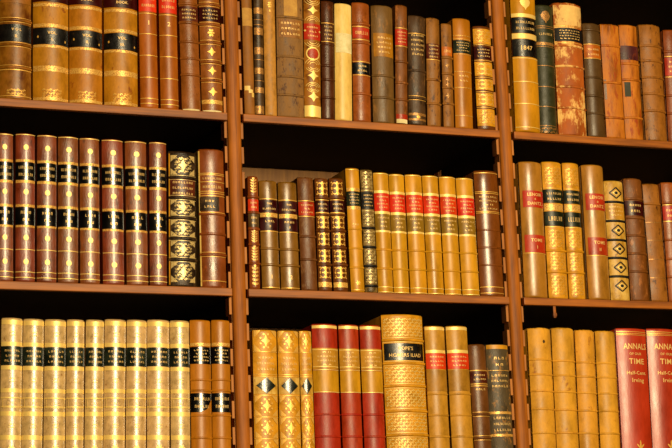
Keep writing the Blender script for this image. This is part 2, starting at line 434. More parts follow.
def build(g, row, mat, items, label, group, rat=.36, gold='gilt', seed=0, fwd=0.0, rag=0.0, tail=False, boardmat=None, refshift=None, slipcolor=None):
    rg = random.Random(seed*7+3)
    w, h = g['w'], g['h']; S = Spine(w, h, rat)
    root = bpy.data.objects.new('book', None); COL.objects.link(root)
    th = math.atan(g['lean'])
    root.location = (g['x'], -fwd, g['z']+abs(math.sin(th))*w/2); root.rotation_euler = (0, th, 0)
    root.empty_display_size = .02
    root['label'] = label; root['category'] = 'book'; root['group'] = group
    D = min(.2, h*.72+rg.uniform(-.006, .006)); D = max(D, .11)
    # spine: rounded back with turned-in caps
    bm = bmesh.new(); n = 18; rows = []
    zs = [0, .0012, .003]+[.003+(h-.006)*k/10 for k in range(1, 10)]+[h-.003, h-.0012, h]
    for j, z in enumerate(zs):
        o = {0: -.0016, 1: -.0005, len(zs)-1: -.0016, len(zs)-2: -.0005}.get(j, 0)
        row_ = []
        for i in range(n+1):
            u = -S.half+2*S.half*i/n; zz = z
            if rag and j >= len(zs)-2: zz -= rg.random()*rag*(.4+.6*math.sin(i*1.7+seed)**2)
            if rag and j <= 1: zz += rg.random()*rag*.3
            row_.append(bm.verts.new(S.pt(u, zz, o)))
        yb = S.sag+.0035
        row_.append(bm.verts.new((S.hw-.0006, yb, z))); row_.append(bm.verts.new((-S.hw+.0006, yb, z)))
        rows.append(row_)
    N = n+3
    for j in range(len(zs)-1):
        for i in range(N): bm.faces.new((rows[j][i], rows[j][(i+1) % N], rows[j+1][(i+1) % N], rows[j+1][i]))
    bm.faces.new(rows[0][::-1]); bm.faces.new(rows[-1])
    spine_bm = bm
    # boards and leaves
    for s in (-1, 1):
        bm = bmesh.new(); x0, x1 = sorted((s*(S.hw-.0002), s*(S.hw-.0028)))
        box(bm, x0, x1, S.sag+.0042, D, 0, h-.0008, .0007); smooth(link('cover_board', bm, boardmat if (boardmat and s < 0) else mat, root), 30)
    bm = bmesh.new(); box(bm, -S.hw+.003, S.hw-.003, S.sag+.0042, D-.004, .003, h-.004, .0008); link('page_block', bm, 'paper_edges', root)
    if tail:
        bm = bmesh.new(); S.patch(bm, -S.half*.9, S.half*.8, .0004, .0028, -.0006, .0002); smooth(link('tail_edge', bm, 'paper_label', root), 50)
    flat = bmesh.new()
    for it in items:
        k = it[0]
        if k in ('B', 'BG'):
            bm = bmesh.new(); S.band(bm, it[1]); smooth(link('raised_band', bm, it[2] if len(it) > 2 else mat, root), 60)
            if k == 'BG':
                for dz in (-.0031, .0031): rect(flat, -S.half*.97, S.half*.97, it[1]+dz-.0003, it[1]+dz+.0003)
        elif k == 'BL':             # low band gilded along its crest
            bm = bmesh.new(); S.band(bm, it[1], .0017, .0011); smooth(link('raised_band', bm, it[2] if len(it) > 2 else 'gilt', root), 60)
        elif k == 'L': rect(flat, -S.half*.98, S.half*.98, it[1]-.00045, it[1]+.00045)
        elif k == 'LL':
            for dz in (-.0011, .0011): rect(flat, -S.half*.98, S.half*.98, it[1]+dz-.0004, it[1]+dz+.0004)
        elif k == 'G':
            bm = bmesh.new(); S.patch(bm, -S.half*.98, S.half*.98, it[1], it[2], -.0002, .0003)
            smooth(link('gilt_roll', bm, it[3] if len(it) > 3 else 'gilt_worn', root), 50)
        elif k == 'P':
            hf = it[4] if len(it) > 4 else .99; uc = it[5] if len(it) > 5 else 0
            bm = bmesh.new(); S.patch(bm, S.half*(uc-hf), S.half*(uc+hf), it[1], it[2], -.0002, .00035)
            smooth(link(it[6] if len(it) > 6 else 'spine_panel', bm, it[3], root), 50)
        elif k in ('T', 'V'):
            hf = it[5] if len(it) > 5 else .985; uc = it[6] if len(it) > 6 else 0
            jag = it[7] if len(it) > 7 else None
            bm = bmesh.new(); S.patch(bm, max(-1, uc-hf)*S.half, min(1, uc+hf)*S.half, it[1], it[2], -.0003, .0005, 2, jag)
            lb = smooth(link('title_label' if k == 'T' else 'volume_label', bm, it[3], root), 50)
            if it[4]:
                fb = bmesh.new(); pad = (it[2]-it[1])*.1
                letters(fb, it[4], uc*S.half, it[1]+pad, it[2]-pad, S.half*min(hf, .9)*.92, rg)
                S.bend(fb, .00055); link('lettering', fb, 'gilt_text', lb)
        elif k == 'X':
            fb = bmesh.new(); letters(fb, it[3], (it[4] if len(it) > 4 else 0)*S.half, it[1], it[2], S.half*.86, rg)
            S.bend(fb, .0003); link('lettering', fb, 'gilt_text', root)
        elif k == 'O':              # kind, z, half width as a fraction of the half arc, half height in metres, offset
            uc = it[5] if len(it) > 5 else 0
            m_ = it[6] if len(it) > 6 else None
            if m_:
                fb = bmesh.new(); orn(fb, it[1], uc*S.half, it[2], it[3]*S.half, it[4], rg); S.bend(fb, .0006 if m_ != 'red_label' else .0004)
                link('ornament', fb, m_, root)
            else: orn(flat, it[1], uc*S.half, it[2], it[3]*S.half, it[4], rg)
    if flat.faces:
        S.bend(flat, .0004); bmesh.ops.recalc_face_normals(flat, faces=flat.faces[:])
        for f in flat.faces: f.material_index = 1
        tm = bpy.data.meshes.new('tooling'); flat.to_mesh(tm); flat.free()
        bmesh.ops.recalc_face_normals(spine_bm, faces=spine_bm.faces[:]); spine_bm.from_mesh(tm); bpy.data.meshes.remove(tm)
    else: flat.free()
    sp = link('spine', spine_bm, mat, root); sp.data.materials.append(MATS[gold]); smooth(sp, 50)
    return root

# items are written with pixel heights along the middle of the spine and turned into heights above the book's foot
POSK = {'B': 1, 'BG': 1, 'BL': 1, 'L': 1, 'LL': 1}
def conv(g, row, px, items, dy=0):
    (lt, rtp, yt), (lb, rb, yb) = px
    def z(y):
        y += dy
        t = (y-yt)/(yb-yt); x = ((lt+rtp)/2)*(1-t)+((lb+rb)/2)*t
        return at(x, y, .001).z-g['z']
    out = []
    for it in items:
        it = list(it)
        if it[0] in POSK: it[1] = z(it[1])
        elif it[0] == 'O':
            it[2] = z(it[2]); it[4] = it[4]*.00155
        else:
            a, c = z(it[2]), z(it[1]); it[1], it[2] = max(a, .0006), min(c, g['h']-.0006)
        out.append(tuple(it))
    return out

BOOKS = []
def book(bay, row, px, mat, items, label, h=None, **kw):
    g = measure(px, row, kw.get('rat', .36), h)
    its = conv(g, row, px, items) if items is not None else None
    kw['zt'] = kw.get('zt')
    BOOKS.append(dict(bay=bay, row=row, px=px, g=g, mat=mat, items=its, label=label, kw=kw))
    return BOOKS[-1]
def like(ref, scale=True, swap=None):
    """the same tooling as a neighbour of the same set, optionally with changed label words"""
    def f(g):
        k = g['h']/ref['g']['h'] if scale else 1
        out = []; li = 0
        for it in ref['items']:
            it = list(it)
            if it[0] in POSK: it[1] *= k
            elif it[0] == 'O': it[2] *= k
            else: it[1] *= k; it[2] *= k
            if it[0] in ('T', 'V', 'X') and swap:
                ix = 4 if it[0] != 'X' else 3
                if li in swap: it[ix] = swap[li]
                li += 1
            out.append(tuple(it))
        return out
    return f
def copybook(bay, row, px, ref, label, h=None, swap=None, mat=None, scale=True, **kw):
    k2 = dict(ref['kw']); k2.update(kw)
    g = measure(px, row, k2.get('rat', .36), h)
    BOOKS.append(dict(bay=bay, row=row, px=px, g=g, mat=mat or ref['mat'], items=like(ref, scale, swap)(g), label=label, kw=k2))
    return BOOKS[-1]
# ---- upper row, left compartment
P = ((-1, 31, 28), (-1, 31, 88))
b1 = book('L', 0, P, 'brown_law_calf', [('T', -18, 3, 'brown_law_calf', ['~7', '~5']), ('BG', 20), ('T', 24.3, 41.5, 'black_label', [('V O L', .5), ('II.', .6)]), ('BG', 44.5), ('BG', 67.5), ('L', 70), ('O', 'dense', 92, .55, 3.2), ('L', 96)],
  'wide darker brown law volume with black volume label, at far left of upper row', h=.24, rat=.4)
P = ((33, 68.2, 28), (32.8, 68.4, 88))
law = [('T', -24, 2, 'maroon_label', ['~6', '~7', '~5', ('BOOK.', .7)]), ('G', 3.6, 6.5), ('G', 24, 27.2), ('T', 28, 44.6, 'black_label', [('VOL.', .6), ('I.', .6)]), ('O', 'dot', 37, .04, 1.2, -.72), ('O', 'dot', 40.5, .04, 1.2, .72), ('G', 45, 47.6), ('G', 66, 71.5), ('O', 'dense', 93.5, .5, 4.4), ('G', 97.5, 100.5)]
b2 = book('L', 0, P, 'tan_law_calf', law, 'wide tan law volume whose black label reads VOL. I', h=.24, rat=.4)
copybook('L', 0, ((69.5, 101.5, 28), (69, 102.5, 88)), b2, 'wide tan law volume whose black label reads VOL. II', h=.24, swap={1: [('VOL.', .6), ('II.', .6)]})
copybook('L', 0, ((104, 137.5, 28), (104, 138, 88)), b2, 'wide tan law volume whose black label reads VOL. III', h=.24, swap={1: [('VOL.', .6), ('III.', .6)]})
P = ((138.7, 156.5, 28), (139.8, 157.8, 88))
b5 = book('L', 0, P, 'orange_calf', [('T', -14, 11.5, 'vermilion_label', ['~8', '~6', '~7']), ('L', 13.5), ('X', 19, 26.5, [('1', .8)]), ('L', 34), ('L', 55.5), ('L', 77.5), ('L', 98.5), ('L', 103.5)],
  'smooth orange-brown volume with red label, numbered 1 below it', h=.212, rat=.36)
copybook('L', 0, ((159, 177, 28), (160.6, 177.9, 88)), b5, 'smooth orange-brown volume with red label, numbered 2 below it', swap={1: [('2', .8)]}, h=.212)
P = ((179.4, 198, 28), (181.3, 200, 88))
book('L', 0, P, 'mottled_brown', [('B', 4), ('P', 6.5, 21, 'brown_label'), ('X', 8, 20, ['~8', '~7', '~6']), ('B', 23), ('B', 42), ('B', 75), ('B', 58.5)],
  'mottled brown volume with gilt lettering and no coloured label, right of the number 2', h=.2, tail=True)
P = ((199.4, 220, 28), (201.3, 221.9, 88))
book('L', 0, P, 'mottled_brown', [('BG', 4.5), ('T', 7.5, 21.5, 'maroon_label', ['~6', '~7', '~6']), ('BG', 24.5), ('BG', 42.5), ('BG', 62), ('BG', 80.5), ('O', 'flower', 33, .35, 5), ('O', 'diamond', 52, .4, 4.4), ('O', 'diamond', 71, .4, 4.4), ('O', 'diamond', 92, .42, 4.4), ('G', 100, 104)],
  'brown volume with red label and gilt diamonds, beside the left upright in upper row', h=.2, tail=True)
# ---- upper row, middle compartment
book('M', 0, ((242.7, 252, 30), (244.5, 255, 110)), 'pale_brown_paper', [('P', 8, 26, 'aged_paper_label', .95, 0, 'paper_label'), ('P', 86, 90.5, 'cream_vellum', .5, -.4, 'torn_patch'), ('P', 89.5, 93, 'cream_vellum', .4, .2, 'torn_patch'), ('P', 92.5, 97, 'cream_vellum', .25, .6, 'torn_patch')],
  'narrow pale brown book with torn spine, right beside the left upright', h=.2, rag=.001)
book('M', 0, ((253.7, 263, 28), (255.6, 263.7, 110)), 'dark_umber', [('G', 8, 14, 'gilt_dim'), ('L', 20), ('L', 25), ('G', 28, 35, 'gilt_dim'), ('G', 47.5, 54.5, 'gilt_dim'), ('G', 68, 74, 'gilt_dim'), ('G', 87.5, 93, 'gilt_dim'), ('G', 106, 114, 'gilt_dim'), ('L', 60), ('L', 81)],
  'very thin dark book with gilt bands all down its spine', h=.197, gold='gilt_dim')
book('M', 0, ((263.9, 274.7, 28), (265, 277.2, 110)), 'beige_cloth', [('O', 'flower', 5, .4, 4), ('O', 'dot', 11, .12, 1.2)],
  'plain narrow beige book, left of the wide grey-brown one', h=.197)
book('M', 0, ((276.2, 303, 28), (278, 303.5, 110)), 'grey_rough_calf', [('P', -4, 16.5, 'aged_paper_label', .5, .02, 'paper_label'), ('B', 17.6), ('P', 20, 38, 'worn_tan', .86), ('X', 21, 37, ['~7', '~6', '~7']), ('B', 57), ('B', 77), ('B', 95.5)],
  'wide rough grey-brown volume with a square pale paper label near its top', h=.197, rat=.24, rag=.001)
book('M', 0, ((303.7, 320, 28), (304.5, 320.7, 112)), 'russet_gilt_ground', [('O', 'arcsdown', 2, .9, 4), ('O', 'diamond', 10.5, .6, 4.6), ('O', 'arcs', 20, .9, 4), ('T', 24, 40, 'red_label', ['~6', '~3', '~5']), ('O', 'arcsdown', 44, .92, 4), ('O', 'dot', 54, .6, 5.4, 0, 'red_label'), ('O', 'ring', 54, .72, 6), ('O', 'arcs', 63, .9, 4.5), ('O', 'arcsdown', 69, .8, 3.5), ('O', 'diamond', 76, .62, 5.2), ('O', 'arcs', 86, .85, 3.6), ('O', 'arcsdown', 90, .7, 3), ('O', 'diamond', 97, .62, 5.2), ('G', 106, 117, 'gilt_bright'), ('O', 'dot', 31, .12, 1, -.85), ('O', 'dot', 31, .12, 1, .85)],
  'richly gilded russet book with red label and red oval on spine', h=.197, gold='gilt_bright')
book('M', 0, ((321, 333.7, 20), (322.2, 334.4, 112)), 'dark_brown_calf', [('L', 23.5), ('X', 25, 41, ['~5', '~4', '~5', '~4']), ('L', 42), ('B', 44.5), ('B', 66), ('B', 80), ('B', 98)],
  'slim dark brown book with gilt lettering, left of the cream vellum one', h=.186)
book('M', 0, ((334.4, 351, 4.5), (335.2, 352, 115)), 'cream_vellum', [('P', 33.5, 53, 'paper_label', .93, .05, 'paper_label')],
  'plain cream vellum book with a whiter paper label')
book('M', 0, ((352, 368.2, 3.5), (353, 371, 115)), 'chestnut_calf', [('B', 24), ('T', 28, 38.5, 'red_label', ['~7'], .93), ('L', 40), ('L', 27), ('B', 43), ('T', 63, 74.5, 'black_label', ['~3', '~4'], .98), ('L', 62), ('L', 75.5), ('B', 94)],
  'chestnut brown book with red label above and black label halfway down')
book('M', 0, ((370, 392.5, 6.5), (373.8, 393.7, 115)), 'grey_brown_calf', [('T', 33.5, 57, 'mustard_label', ['~5', '~6', '~5', '~4'], .9, .06), ('B', 76), ('B', 98)],
  'grey-brown calf book with a mustard yellow title label', rag=.001)
book('M', 0, ((394.7, 407, 5.5), (396, 407.2, 115)), 'worn_brown', [('L', 28.5), ('T', 29.5, 45.5, 'red_label', ['~6', '~4', '~6', '~5']), ('L', 46.5), ('B', 62), ('B', 83), ('B', 100), ('P', 114.5, 119.5, 'red_label', .9, 0, 'shelf_sticker'), ('P', 119.5, 123.5, 'paper_label', .85, 0, 'shelf_sticker')],
  'slim brown book with red title label and small red and white sticker at foot', rag=.002)
book('M', 0, ((407.7, 425, 16.5), (408.8, 425.4, 115)), 'worn_dark', [('X', 33.5, 57, ['~6', '~7', '~6', '~6', '~5']), ('B', 71), ('BG', 98.5), ('G', 113.5, 116, 'gilt_dim'), ('O', 'rosette', 117.5, .2, 1.5), ('G', 119, 121, 'gilt_dim'), ('L', 34)],
  'dark scuffed brown book with five lines of gilt lettering', rag=.002)
book('M', 0, ((426, 438.7, 18.5), (427.2, 440.6, 115)), 'worn_tan', [('P', 44, 59, 'brown_label'), ('X', 44, 59, ['~6', '~5', '~6', '~5']), ('L', 60), ('B', 80), ('B', 104)],
  'worn light brown book with faded red and gilt lettering, fourth from the right upright', rag=.0015)
book('M', 0, ((440.8, 451, 24), (443.5, 453.6, 115)), 'worn_tan', [('T', 47, 56, 'orange_label', ['~5']), ('B', 58), ('O', 'flower', 66, .5, 3), ('B', 74), ('O', 'flower', 80, .5, 3), ('B', 88), ('O', 'flower', 96, .5, 3), ('B', 104), ('O', 'flower', 85, .5, 3)],
  'short thin brown book with small orange label', gold='gilt_dim')
book('M', 0, ((452, 470, 19.5), (455.7, 472, 115)), 'honey_calf', [('L', 39.5), ('T', 40.5, 53.5, 'green_label', ['~8', '~6', '~3', '~7']), ('L', 54.5), ('L', 36), ('L', 72), ('X', 74, 83, ['~4', '~3']), ('L', 88), ('L', 116)],
  'smooth honey-coloured book with green title label', gold='gilt_worn')
book('M', 0, ((472.6, 490.6, 27), (477.8, 495, 118)), 'gilt_panel_brown', [('P', 29, 44, 'tooled_yellow'), ('O', 'dense', 36.5, .9, 6.5), ('T', 47, 59, 'maroon_label', ['~6', '~5', '~6']), ('L', 45), ('L', 60.5), ('P', 62, 76, 'tooled_yellow'), ('O', 'scroll', 69, .9, 6.5), ('L', 77.5), ('P', 79, 90, 'tooled_yellow'), ('O', 'scroll', 84.5, .9, 5.4), ('L', 92), ('P', 93, 106, 'tooled_yellow'), ('O', 'scroll', 99.5, .9, 6), ('L', 107.5), ('P', 109, 126, 'tooled_yellow'), ('O', 'dense', 117, .9, 7)],
  'gilt-panelled yellow-brown book leaning beside the right upright, last in its shelf', gold='gilt')
# ---- upper row, right compartment
book('R', 0, ((509.7, 534, 28), (513.4, 538.4, 125)), 'golden_calf', [('O', 'leaf', 4.5, .38, 6.8), ('G', 15, 18.5, 'gilt_bright'), ('T', 19, 34.5, 'black_label', ['~10', '~9']), ('G', 35, 40, 'gilt_bright'), ('T', 40.5, 58, 'black_label', [('1847', .42)]), ('L', 59.5), ('L', 83), ('L', 105), ('L', 128.5)],
  'large golden tan volume with two black labels, beside the right upright', h=.222, rat=.4, fwd=.006, gold='gilt_bright')
book('R', 0, ((534.7, 552, 6), (539.2, 556.3, 125)), 'green_leather', [('O', 'leaf', 17, .5, 6.5), ('L', 26.5), ('L', 28.5), ('X', 31.5, 37, ['~8']), ('G', 42.5, 45.5, 'gilt_dim'), ('L', 47), ('L', 66), ('L', 87), ('L', 107), ('O', 'dense', 130.5, .9, 3.6), ('L', 126)],
  'dark green book with gilt leaf ornament', gold='gilt_dim')
book('R', 0, ((552.6, 580, 4.5), (558.2, 586.3, 125)), 'peeling_calf', [('P', 5.5, 25.5, 'peeled_cream'), ('L', 26.5), ('T', 28.3, 41.5, 'dark_ink', ['~8', '~7', '~9', '~6'], .97, 0), ('L', 43), ('B', 46), ('B', 66.5), ('B', 87), ('B', 108)],
  'wide peeling volume, cream and rust patches, with black label', rag=.002)
book('R', 0, ((582, 598.8, 24), (588, 604.6, 130)), 'olive_grey_calf', [('P', 45, 58, 'orange_label', .97, 0, 'title_label'), ('X', 47, 57, ['~5', '~5']), ('L', 44.5), ('L', 58.5), ('B', 30), ('B', 77.5), ('B', 96), ('B', 113.5)],
  'dark olive-grey book with a plain orange label', rag=.001)
book('R', 0, ((600, 617.8, 24.5), (606.2, 624.8, 130)), 'cracked_orange', [('B', 46), ('P', 80, 100, 'umber_calf', .12, -.85, 'scuff'), ('B', 83), ('B', 118)],
  'cracked orange-brown book with no label, right of the olive-grey one', rag=.003, rat=.2)
book('R', 0, ((618.4, 636, 25.5), (625.4, 642.4, 130)), 'cracked_orange', [('P', 46, 60, 'plum_label', .98, 0, 'title_label'), ('P', 82.5, 97, 'slate_sticker', .3, -.5, 'shelf_sticker'), ('B', 64), ('B', 80), ('B', 118)],
  'orange-tan worn book with plum label and a small dark grey sticker', rag=.001, rat=.26)
book('R', 0, ((637.6, 659.8, 25.5), (646, 665.4, 130)), 'mottled_tan', [('B', 46), ('B', 61), ('B', 77.5), ('B', 94), ('B', 111)],
  'mottled brown book with raised bands and no label, second from the photo edge', rag=.0015)
book('R', 0, ((662.5, 680, 31), (668.3, 685, 130)), 'russet_calf', [('B', 52), ('L', 57), ('T', 58.5, 76, 'red_label', ['~5', '~6', '~5']), ('L', 77.5), ('B', 96), ('B', 114)],
  'russet book with red label, cut off by the right photo edge in upper row')
# ---- central row, left compartment: eight matching volumes and two others
E2 = ((16, 34.4, 134), (15.2, 35, 275))
cl = [('L', 134.8), ('O', 'rosette', 147.4, .25, 2.5), ('G', 159.5, 162, 'gilt_worn'), ('T', 162.3, 180, 'black_label_gloss', ['~9', '~8'], 1), ('G', 180.2, 183, 'gilt_worn'), ('O', 'rosette', 192, .25, 2.5), ('G', 204.4, 207, 'gilt_worn'), ('V', 207.3, 225, 'black_label_gloss', ['~4', '~2'], 1), ('G', 225.2, 227.3, 'gilt_worn'), ('O', 'rosette', 237.8, .25, 2.5), ('L', 249.6), ('O', 'rosette', 261.8, .25, 2.5), ('L', 272), ('L', 277.5)]
e2 = book('L', 1, E2, 'claret_set', cl, 'second from left of eight matching claret-brown volumes with gilt rosettes', gold='gilt_bright')
copybook('L', 1, ((-4.5, 12.6, 133.5), (-5, 13.3, 275)), e2, 'leftmost of eight matching claret-brown volumes, cut by the photo edge')
for px, nm in ((((37.5, 56.2, 135.5), (36.6, 56.4, 275)), 'third'), (((58, 78, 137), (58, 78, 275)), 'fourth'), (((79.8, 98.7, 138.5), (80, 99.8, 275)), 'fifth'), (((102, 122, 140), (102.6, 124.4, 275)), 'sixth'), (((124.6, 146, 141.5), (127, 147.8, 275)), 'seventh')):
    copybook('L', 1, px, e2, nm + ' from left of eight matching claret-brown volumes with gilt rosettes')
copybook('L', 1, ((149, 166, 142.5), (150, 166.6, 275)), e2, 'rightmost of eight matching claret-brown volumes, narrow, beside the floral tooled book')
def panels(ys, kind, hw=.9): return [('O', kind, (a+c)/2, hw, (c-a)/2*.92) for a, c in ys]
def lines(ys): return [('L', y) for y in ys]
book('L', 1, ((168, 195.6, 152.5), (169, 196, 275)), 'black_tooled', [('P', 179, 197, 'brown_label', .9), ('X', 180, 196.5, ['~8', '~9', '~8'])]+panels(((155, 176), (199.5, 216), (220, 237), (241, 258), (262, 283)), 'tool', .86)+panels(((157, 174), (201, 215), (222, 236), (243, 257), (264, 281)), 'dense', .6)+[('BG', 178), ('BG', 198), ('BG', 218.2), ('BG', 238.8), ('BG', 260)]+[('P', 154, 285, 'tooled_yellow', .04, -.93, 'spine_edge')],
  'black and gold book tooled with floral panels and brown title panel', rat=.3, gold='gilt_silver')
book('L', 1, ((198, 223, 150), (200.6, 226, 275)), 'red_brown_calf', [('P', 151, 286, 'cream_vellum', .05, -.95, 'board_edge'), ('L', 173.5), ('L', 175), ('X', 176, 181, ['~9']), ('L', 182), ('X', 183.5, 190.5, ['~8']), ('L', 191.5), ('L', 193.5), ('L', 196), ('V', 197, 211, 'black_tooled', ['~3', '~4'], .7, -.25), ('L', 212.5), ('B', 214), ('B', 234), ('BG', 254.5), ('L', 281)],
  'red-brown book with pale left edge, last before the left upright in central row', boardmat='cream_vellum', rag=.0012)
# ---- central row, middle compartment
book('M', 1, ((247.6, 257.5, 176.5), (249.6, 260, 283)), 'russet_calf', panels(((178, 194), (230, 243), (246, 262), (265, 287)), 'sprig', .7)+[('B', 197), ('T', 199.5, 211, 'vermilion_label', ['~5', '~4']), ('B', 212.5), ('V', 214, 227, 'olive_grey_calf', ['~4', '~3']), ('B', 229), ('B', 244.5), ('B', 263.5)],
  'narrow russet book with gilt sprigs, tight against the left upright', gold='gilt_worn')
F2 = ((258.8, 276, 181), (262, 279.8, 283))
f2 = book('M', 1, F2, 'olive_calf', [('L', 199), ('T', 200, 212.6, 'maroon_label', [('THE', .5), '~8']), ('G', 213, 217, 'gilt_worn'), ('V', 217.5, 230.3, 'maroon_label', ['~4', '~1']), ('L', 231.3), ('B', 248.5), ('B', 264.8), ('X', 274, 279.5, ['1']), ('L', 287.5)],
  'olive-brown volume with two maroon labels, left one of the matching pair')
copybook('M', 1, ((277.6, 296, 182.5), (281.2, 299.3, 283)), f2, 'olive-brown volume with two maroon labels, right one of the matching pair', swap={2: ['2']})
book('M', 1, ((297.2, 312.5, 177.5), (301.2, 317.3, 283)), 'rubbed_brown', [('L', 201), ('T', 202, 215.5, 'red_label', ['~7', '~2', '~7']), ('L', 216.5), ('B', 236.5), ('B', 259.5)],
  'rubbed brown book with single bright red label, beside the maroon-labelled pair', rag=.0015)
F5 = ((314.4, 327.6, 178.5), (318.6, 331.4, 283))
f5 = book('M', 1, F5, 'gilt_panel_brown', panels(((181, 196), (216, 229), (232, 246), (249, 263), (266, 279)), 'scroll', .85)+[('B', 198), ('L', 200), ('T', 201, 212, 'maroon_label', ['~6', '~5']), ('L', 213), ('BG', 214.5), ('B', 230.5), ('B', 247.5), ('B', 264.5), ('G', 282, 287)],
  'small brown book with dense gilt scrolls, left one of the matching pair')
copybook('M', 1, ((329, 342.5, 178.5), (333.4, 347.6, 283)), f5, 'small brown book with gilt scrolls, right one of the pair, beside a taller orange-tan book')
book('M', 1, ((345, 358.7, 168.5), (351.2, 364.2, 288)), 'amber_calf', [('L', 169.8), ('G', 188, 191), ('T', 191.5, 206, 'green_label', ['~7', '~5', '~6', '~5']), ('G', 206.5, 209.5), ('X', 222, 227, ['~3']), ('BL', 229, 'amber_calf'), ('L', 229), ('BL', 248.3, 'amber_calf'), ('L', 248.3), ('BL', 267.5, 'amber_calf'), ('L', 267.5), ('O', 'flower', 283, .4, 2.5), ('L', 290)],
  'tall slim orange-tan book with dark green label')
book('M', 1, ((360, 372, 170), (365.4, 377.3, 288)), 'tooled_drab', panels(((171, 189), (213.5, 226), (230, 244), (249, 264), (268, 284)), 'dense', .85)+[('L', 190.5), ('T', 192, 209, 'dark_ink', ['~6', '~7', '~5', '~6']), ('L', 211), ('B', 228, 'dark_ink'), ('B', 247, 'dark_ink'), ('B', 266, 'dark_ink'), ('B', 286, 'dark_ink')],
  'pale gold tooled book with dark bands and black label', gold='gilt_silver')
F9 = ((372.8, 388, 173), (378.2, 393, 288))
f9 = book('M', 1, F9, 'amber_calf', [('L', 173.8), ('G', 190.5, 193, 'gilt_bright'), ('T', 193.3, 211, 'vermilion_label', ['~7', '~3', '~7', '~4']), ('G', 211.2, 213.8, 'gilt_bright'), ('V', 214, 230, 'olive_label', ['~7', '~2', '~3']), ('G', 230.2, 232.2, 'gilt_bright'), ('BL', 249.5, 'amber_calf'), ('L', 249.5), ('BL', 268.5, 'amber_calf'), ('L', 268.5), ('L', 287), ('L', 292)],
  'first from left of six matching amber volumes with red and olive labels', gold='gilt_bright', rat=.4)
for px, nm in ((((388.7, 403.5, 174.5), (393.8, 409, 288)), 'second from left'), (((404.7, 421, 175), (410.4, 427, 288)), 'third from left'), (((422, 437.4, 176), (427.8, 443.7, 288)), 'fourth from left'), (((438.8, 454.7, 177), (444.8, 460.9, 288)), 'fifth from left')):
    copybook('M', 1, px, f9, nm + ' of six matching amber volumes with red and olive labels')
copybook('M', 1, ((455.6, 472.5, 178.5), (462.2, 479, 288)), f9, 'shortest and rightmost of six matching amber volumes, beside a smooth brown book')
book('M', 1, ((473.6, 496.6, 171.5), (480, 503.5, 288)), 'smooth_brown', [('L', 173), ('L', 191.8), ('L', 193.4), ('X', 195, 210.5, ['~9', '~10', '~2', '~10']), ('L', 211.5), ('L', 213), ('BL', 230, 'smooth_brown'), ('L', 230), ('BL', 247.5, 'smooth_brown'), ('L', 247.5), ('BL', 265, 'smooth_brown'), ('L', 265), ('L', 287), ('L', 293)],
  'smooth dark brown book with gilt lines and lettering, beside the right upright')
# ---- central row, right compartment
G1 = ((517, 539.8, 163.5), (523.3, 545.6, 290))
g1 = book('R', 1, G1, 'buff_vellum', [('T', 191.3, 208, 'red_label', [('LENOIR', .95), ('&', .6), ('DANTZ', .95)], .9, .1), ('V', 235.5, 253, 'red_label', [('TOME', .62), ('I', .62)], .9, .1), ('L', 253.8)],
  'smooth buff volume with two red labels, marked TOME I', fwd=.004, rat=.42)
G2 = ((541, 560.6, 162.5), (548.8, 567.3, 290))
gp = [('O', 'dense', 176, .8, 9), ('T', 189.5, 203, 'green_label', ['~8', '~6']), ('L', 188.3), ('G', 204, 210.5), ('V', 211.5, 226, 'green_label', ['~6']), ('L', 227), ('O', 'dense', 238.5, .75, 9), ('L', 250.5), ('B', 250.5), ('O', 'dense', 261, .75, 9), ('B', 272), ('L', 272), ('O', 'dense', 285, .75, 10)]
g2 = book('R', 1, G2, 'tooled_yellow', gp, 'yellow gilt-tooled volume with two dark green labels, wider one, left of its pair', gold='gilt')
copybook('R', 1, ((561.6, 577.8, 163.5), (569, 584.8, 290)), g2, 'yellow gilt-tooled volume with two dark green labels, narrower one, right of its pair')
copybook('R', 1, ((579.6, 601, 166.5), (587, 608.4, 290)), g1, 'smooth buff volume with two red labels, marked TOME II', swap={1: [('TOME', .62), ('II', .62)]}, fwd=.004)
book('R', 1, ((603.6, 621.7, 181.5), (610.6, 629.7, 295)), 'pale_gold_calf', [('O', 'frame', y, .6, 5.6, .05, 'dark_ink') for y in (193, 230.5, 249, 267.5, 286)]+[('O', 'lozenge', y, .34, 3.2, .05) for y in (193, 230.5, 249, 267.5, 286)]+[('B', 202, 'dark_ink'), ('P', 204, 219, 'tan_label'), ('X', 205, 217, ['~6', '~7', '~4']), ('B', 221, 'dark_ink'), ('B', 240, 'dark_ink'), ('B', 258, 'dark_ink'), ('B', 276.5, 'dark_ink')],
  'pale yellow book with dark diamonds between dark bands', gold='gilt_bright')
book('R', 1, ((623, 641, 179), (630.6, 648.8, 295)), 'worn_brown', [('B', 199), ('T', 201, 215.5, 'maroon_label', ['~5', '~4']), ('B', 218), ('B', 235.5), ('B', 253.5), ('B', 271.5)],
  'brown book with dark red label, right of the one with diamonds', rag=.0015)
book('R', 1, ((642.4, 657.6, 184), (650.6, 667.4, 295)), 'mottled_tan', [('L', 222.6), ('L', 240.5), ('L', 259.5), ('L', 278), ('B', 204)],
  'scuffed tan-brown book without label, ragged at top, second from right photo edge', rag=.003, gold='gilt_dim', rat=.22)
book('R', 1, ((660.5, 677, 183), (668.6, 685, 295)), 'chestnut_calf', [('B', 203), ('L', 205), ('T', 206.5, 220, 'red_label', ['~6', '~5']), ('L', 221.5), ('B', 240), ('B', 259), ('B', 277)],
  'chestnut book with red label, cut off by the right photo edge in central row')
